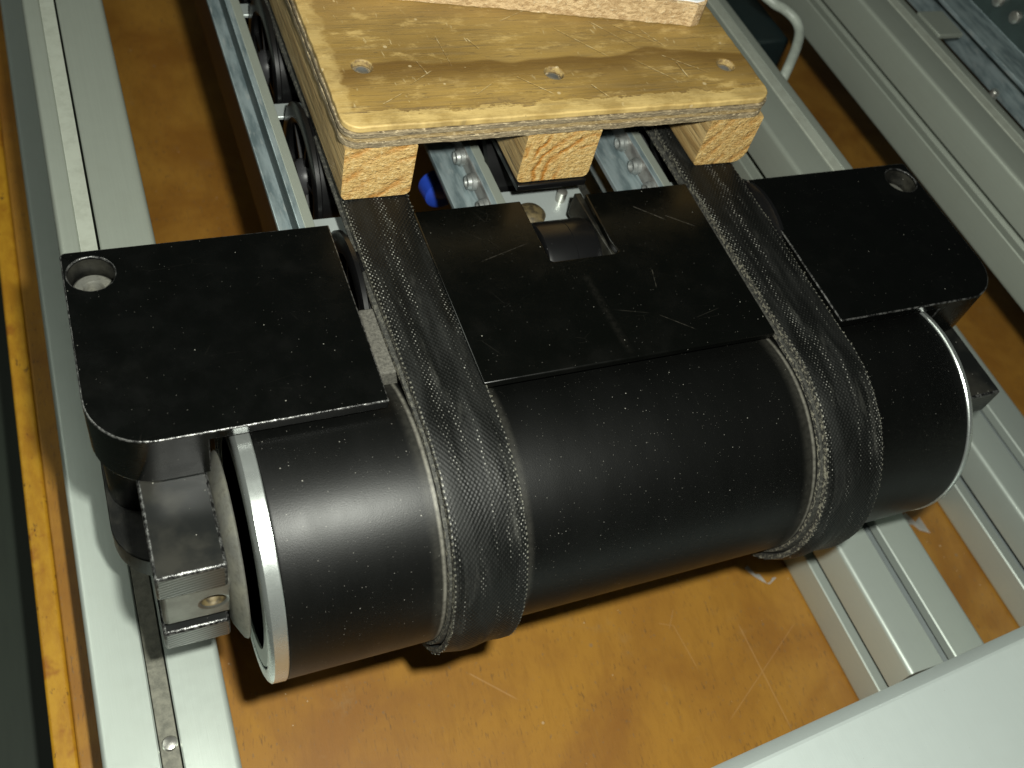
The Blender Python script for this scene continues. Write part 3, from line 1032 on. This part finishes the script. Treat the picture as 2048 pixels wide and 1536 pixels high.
def rail(xw, xf, label, lane=None, flange=None, y0=.06, zf=-.48, zt=-.30, y1=12, xb=4.0, floorw=1.1, bolts=True, bz=-.39, group='galvanised rails with wheels', dark=False, dweb=False):
    """xw = left face of the upright web, xf = left edge of the outward flange"""
    t = Thing('wheel_rail', (xw, y0, -1.2), label, 'rail', group)
    bm = new()
    prism(bm, [(xf, zf), (xw - .05, zf), (xw - .05, zt), (xw + .04, zt), (xw + .04, -1.14), (xw + .02, -1.14), (xw - .01, -1.14), (xw - .01, zf - .05), (xf, zf - .05)][::-1], y0, y1)
    mk('rail_steel', bm, 'galvanised_steel', t, .006)
    bm = new()
    box(bm, xw - .004, xw + (.42 if dark else .078), y0, y1, zt - .05, zt + .004)
    mk('top_strip', bm, 'dark_web' if dark else 'upper_aluminium', t, .006)
    bm = new()
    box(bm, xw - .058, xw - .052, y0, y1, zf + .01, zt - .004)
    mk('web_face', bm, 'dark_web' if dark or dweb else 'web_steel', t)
    if bolts:
        y = y0 + .32
        k = 0
        while y < 5.2:
            bm = new()
            lathe(bm, [(xw - .09, .001), (xw - .09, .038), (xw - .132, .044), (xw - .138, .050), (xw - .136, .060), (xw - .105, .066), (xw - .10, .078), (xw - .06, .078)], (y, bz), 'X', 20)
            mk('bolt', bm, 'bolt_steel', t)
            y += .317
            k += 1
    if lane:
        xa, xbb = lane
        bm = new()
        box(bm, xw + .045, xbb + (.30 if flange is None else .03), .05 if flange is None else .30, .612 if flange is None else .52, -.50, -.462)
        mk('tie_plate', bm, 'tie_steel', t, .008)
        for yt in (1.80, 3.30, 4.80):
            bm = new()
            box(bm, xw + .045, xbb + .03, yt + .06, yt + .24, -.56, -.522)
            mk('tie_plate', bm, 'tie_steel', t, .008)
        for yc in (-.33, 1.20, 2.70, 4.20, 5.70):
            wheel_parts(t, xa, xbb, yc, flange, 6)
    return t


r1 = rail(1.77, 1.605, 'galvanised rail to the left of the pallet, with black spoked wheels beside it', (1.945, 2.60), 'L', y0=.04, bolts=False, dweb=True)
r2 = rail(3.41, 3.115, 'galvanised rail under the middle of the pallet, ending behind the notched cover', (3.475, 4.03), None)
r3 = rail(5.04, 4.70, 'galvanised rail just left of the right pallet runner, with two bolt heads showing', (5.15, 5.67), 'R')
bm = new()
lathe(bm, [(-.462, .13), (-.44, .13), (-.41, .10), (-.395, .05), (-.393, .01)], (3.75, .30), 'Z', 28)
mk('dome_screw', bm, 'brass_hole', r2)
bm = new()
lathe(bm, [(-.462, .045), (-.36, .045), (-.35, .03), (-.35, .001)], (4.09, .44), 'Z', 20)
mk('pin', bm, 'screw_steel', r2)

# far rail of the neighbouring conveyor
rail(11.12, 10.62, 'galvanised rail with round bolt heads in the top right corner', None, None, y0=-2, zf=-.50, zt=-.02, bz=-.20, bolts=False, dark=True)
t = bpy.data.objects
far = [o for o in COL.objects if o.name.startswith('wheel_rail')][-1]
ft = Thing.__new__(Thing)
ft.o = far
ft.org = Vector(far.location) / S
for y in (1.75, 2.10, 2.45, 2.80, 3.15):
    bm = new()
    lathe(bm, [(11.0, .02), (11.0, .06), (11.01, .075), (11.06, .08)], (y, -.24), 'X', 20)
    mk('bolt', bm, 'screw_steel', ft)
bm = new()
box(bm, 10.06, 10.45, 2.52, 3.0, -.56, -.50)
mk('tie_plate', bm, 'upper_aluminium', None, .01, label='small flat aluminium plate fixed to the side of the dull beam near the top right', cat='plate', origin=(10.2, 2.7, -.56))
bm = new()
lathe(bm, [(-1.35, .06), (-1.0, .06), (-.98, .05), (-.98, .001)], (10.95, 2.0), 'Z', 16)
mk('loose_bolt', bm, 'screw_steel', None, label='single bright bolt end in the dark gap at the upper right', cat='bolt', origin=(10.95, 2.0, -1.35))

# blue cap and dark red strip under the left rails
bm = new()
lathe(bm, [(0.0, .001), (.02, .13), (.05, .17), (.22, .19), (.22, .001)], (0, 0), 'Y', 28, cap=False)
bmesh.ops.translate(bm, vec=(3.50, 1.55, -1.42), verts=bm.verts)
mk('blue_cap', bm, 'blue_cap', None, label='small blue round cap in the dark gap left of the middle rail', cat='cap', origin=(3.5, 1.6, -1.6))
bm = new()
box(bm, 1.93, 1.99, .1, 12, -2.6, -1.9)
mk('red_strip', bm, 'red_strip', None, .01, label='dark red strip in the shadow under the left rail', cat='strip', origin=(1.96, .1, -2.6))

bm = new()
box(bm, 3.49, 4.12, .20, 9, -.065, -.004)
mk('slide_strip', bm, 'wheel_plastic', r2, .01)
# ------------------------------------------------------------------ pallet
PX0, PX1, PY0, PY1 = 1.99, 5.70, .235, 9.5
t = Thing('small_pallet', (PX0, PY0, 0), 'small worn wooden pallet with three runners riding on the black belts', 'pallet')
zz = [.515, .565, .612, .655, .712]
ins_ = [.000, .010, -.004, .006]
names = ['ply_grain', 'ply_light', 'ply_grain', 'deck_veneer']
rnd = random.Random(3)
for i in range(4):
    bm = new()
    d = ins_[i]
    # outline with a slightly ragged front and left side
    pts = []
    base = rrect(PX0 + d, PX1 - d, PY0 + d - .02, PY1, (.13, .16, .05, .05), 8)
    for j, p in enumerate(base):
        q = base[(j + 1) % len(base)]
        L = math.hypot(q[0] - p[0], q[1] - p[1])
        n_ = max(1, int(L / .07))
        for k in range(n_):
            f = k / n_
            x, y = p[0] + (q[0] - p[0]) * f, p[1] + (q[1] - p[1]) * f
            j_ = .004 if L > .5 else .001
            pts.append((x + rnd.uniform(-j_, j_), y + rnd.uniform(-j_, j_)))
    prism(bm, pts, zz[i] + .0008, zz[i + 1] - .0008, 'Z')
    top = i == 3
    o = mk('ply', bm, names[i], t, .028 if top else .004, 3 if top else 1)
    if top:
        o['label'] = 'worn top veneer with three screw holes'
        hs = []
        for hx, hy in ((2.305, .90), (3.83, .70), (5.45, .68)):
            hs.append(lambda b, hx=hx, hy=hy: lathe(b, [(.80, .098), (.70, .078), (.64, .068), (.60, .064)], (hx, hy), 'Z', 28))
        carve(o, hs, 'hole_wood')
        o.modifiers.remove(o.modifiers[0])
        bb = o.modifiers.new('bevel', 'BEVEL')
        bb.width = .022 * S
        bb.segments = 3
        bb.limit_method = 'ANGLE'
        bb.angle_limit = radians(50)
for hx, hy in ((2.305, .90), (3.83, .70), (5.45, .68)):
    bm = new()
    lathe(bm, [(.656, .058), (.668, .058), (.672, .045), (.664, .02)], (hx, hy), 'Z', 20)
    mk('screw', bm, 'screw_steel', t)
rnd = random.Random(5)
for xa, xb, pmat in ((2.012, 2.575, 'pine_slanted'), (3.475, 4.135, 'pine_arched'), (5.165, 5.70, 'pine_steep')):
    bm = new()
    # rough sawn ends: runner built as a fine-ended bar
    n_ = 8
    cs = rrect(xa, xb, .004, .514, (.05, .11 if xb > 5 else .05, .02, .02), 4)
    rings = []
    for (y, jit) in ((PY0 - .004, .005), (PY0 + .02, .002), (1.2, .004), (2.6, .004), (5, .004), (PY1 - .1, 0)):
        sh = .988 if jit == .005 else 1
        cxm, czm = (xa + xb) / 2, .26
        rings.append([bm.verts.new((cxm + (p[0] - cxm) * sh + rnd.uniform(-jit, jit) * .5, y + (rnd.uniform(-jit, jit) if jit == .005 else 0), czm + (p[1] - czm) * sh)) for p in cs])
    for a_, b_ in zip(rings, rings[1:]):
        for k in range(len(cs)):
            j = (k + 1) % len(cs)
            bm.faces.new((a_[k], a_[j], b_[j], b_[k]))
    bm.faces.new(rings[0][::-1])
    bm.faces.new(rings[-1])
    bmesh.ops.recalc_face_normals(bm, faces=bm.faces)
    mk('runner', bm, pmat, t, ang=30)

# load on the pallet: chipboard with white laminate, slightly turned
t = Thing('chipboard_panel', (3.9, 1.5, .712), 'chipboard panel with white top lying on the pallet at the top of the picture', 'board')
bm = new()
def edge_pts(n, amp, sd, inset=0):
    r_ = random.Random(sd)
    A, B = Vector((1.7, 1.93 + inset)), Vector((5.28, 1.24 + inset))
    out = []
    for i in range(n + 1):
        f = i / n
        p = A.lerp(B, f)
        out.append((p.x + r_.uniform(-amp, amp), p.y + r_.uniform(-amp, amp)))
    out += [(5.36, 1.21 + inset), (5.44, 1.23 + inset), (5.50, 1.29 + inset), (5.545 - inset, 1.42), (5.56 - inset, 1.6), (5.75 - inset, 6.0), (1.7, 6.0)]
    return out
prism(bm, edge_pts(70, .008, 4), .714, .93, 'Z')
mk('core', bm, 'chipboard', t, .004, 1)
bm = new()
prism(bm, edge_pts(2, 0, 4, .03), .931, .945, 'Z')
mk('laminate', bm, 'white_laminate', t, .003, 1)

# ------------------------------------------------------------------ cable, motor housing, shreds
bm = new()
ctrl = [(7.87, 4.072, -0.2), (7.819, 3.344, -0.35), (7.899, 3.133, -0.4), (8.057, 3.045, -0.45), (8.152, 2.921, -0.5), (8.147, 2.773, -0.55), (7.993, 2.553, -0.58), (7.832, 2.371, -0.62), (7.715, 2.245, -0.66), (7.644, 2.167, -0.8), (7.701, 2.186, -1.1)]
pts = []
for i in range(1, len(ctrl) - 2):
    p0, p1, p2, p3 = (Vector(c) for c in ctrl[i - 1:i + 3])
    for k in range(10):
        f = k / 10
        pts.append(.5 * ((2 * p1) + (-p0 + p2) * f + (2 * p0 - 5 * p1 + 4 * p2 - p3) * f * f + (-p0 + 3 * p1 - 3 * p2 + p3) * f ** 3))
tube(bm, pts, .058, 16)
mk('cable', bm, 'cable_grey', None, label='grey round cable looping out behind the right side profile', cat='cable', origin=(7.9, 3, -1.1))
bm = new()
box(bm, 7.9, 9.3, 4.0, 9, -3.9, -1.6)
mk('motor_housing', bm, 'teal_paint', None, .05, label='dark teal housing in the shadow beyond the grey cable', cat='housing', origin=(8.7, 5, -3.9))


def shred(pts, wd, label):
    bm = new()
    a = []
    for i, (x, y) in enumerate(pts):
        a.append((bm.verts.new((x - wd * (1 + .5 * sin(i * 2)), y, ZF + .012 + .02 * (i % 2))), bm.verts.new((x + wd, y + wd * cos(i * 3), ZF + .02 + .015 * (i % 3)))))
    for p, q in zip(a, a[1:]):
        bm.faces.new((p[0], p[1], q[1], q[0]))
    r_ = bmesh.ops.solidify(bm, geom=bm.faces[:], thickness=.006)
    mk('plastic_shred', bm, 'shred_plastic', None, label=label, cat='shred', origin=(pts[0][0], pts[0][1], ZF))


shred([(6.30, -2.08), (6.33, -2.16), (6.37, -2.22), (6.42, -2.29), (6.50, -2.33), (6.55, -2.27)], .022, 'thin curled plastic shred on the bench just below the right belt')
shred([(8.60, -2.02), (8.66, -2.08), (8.72, -2.12), (8.76, -2.21)], .07, 'small torn white scrap on the bench strip between the two right profiles')
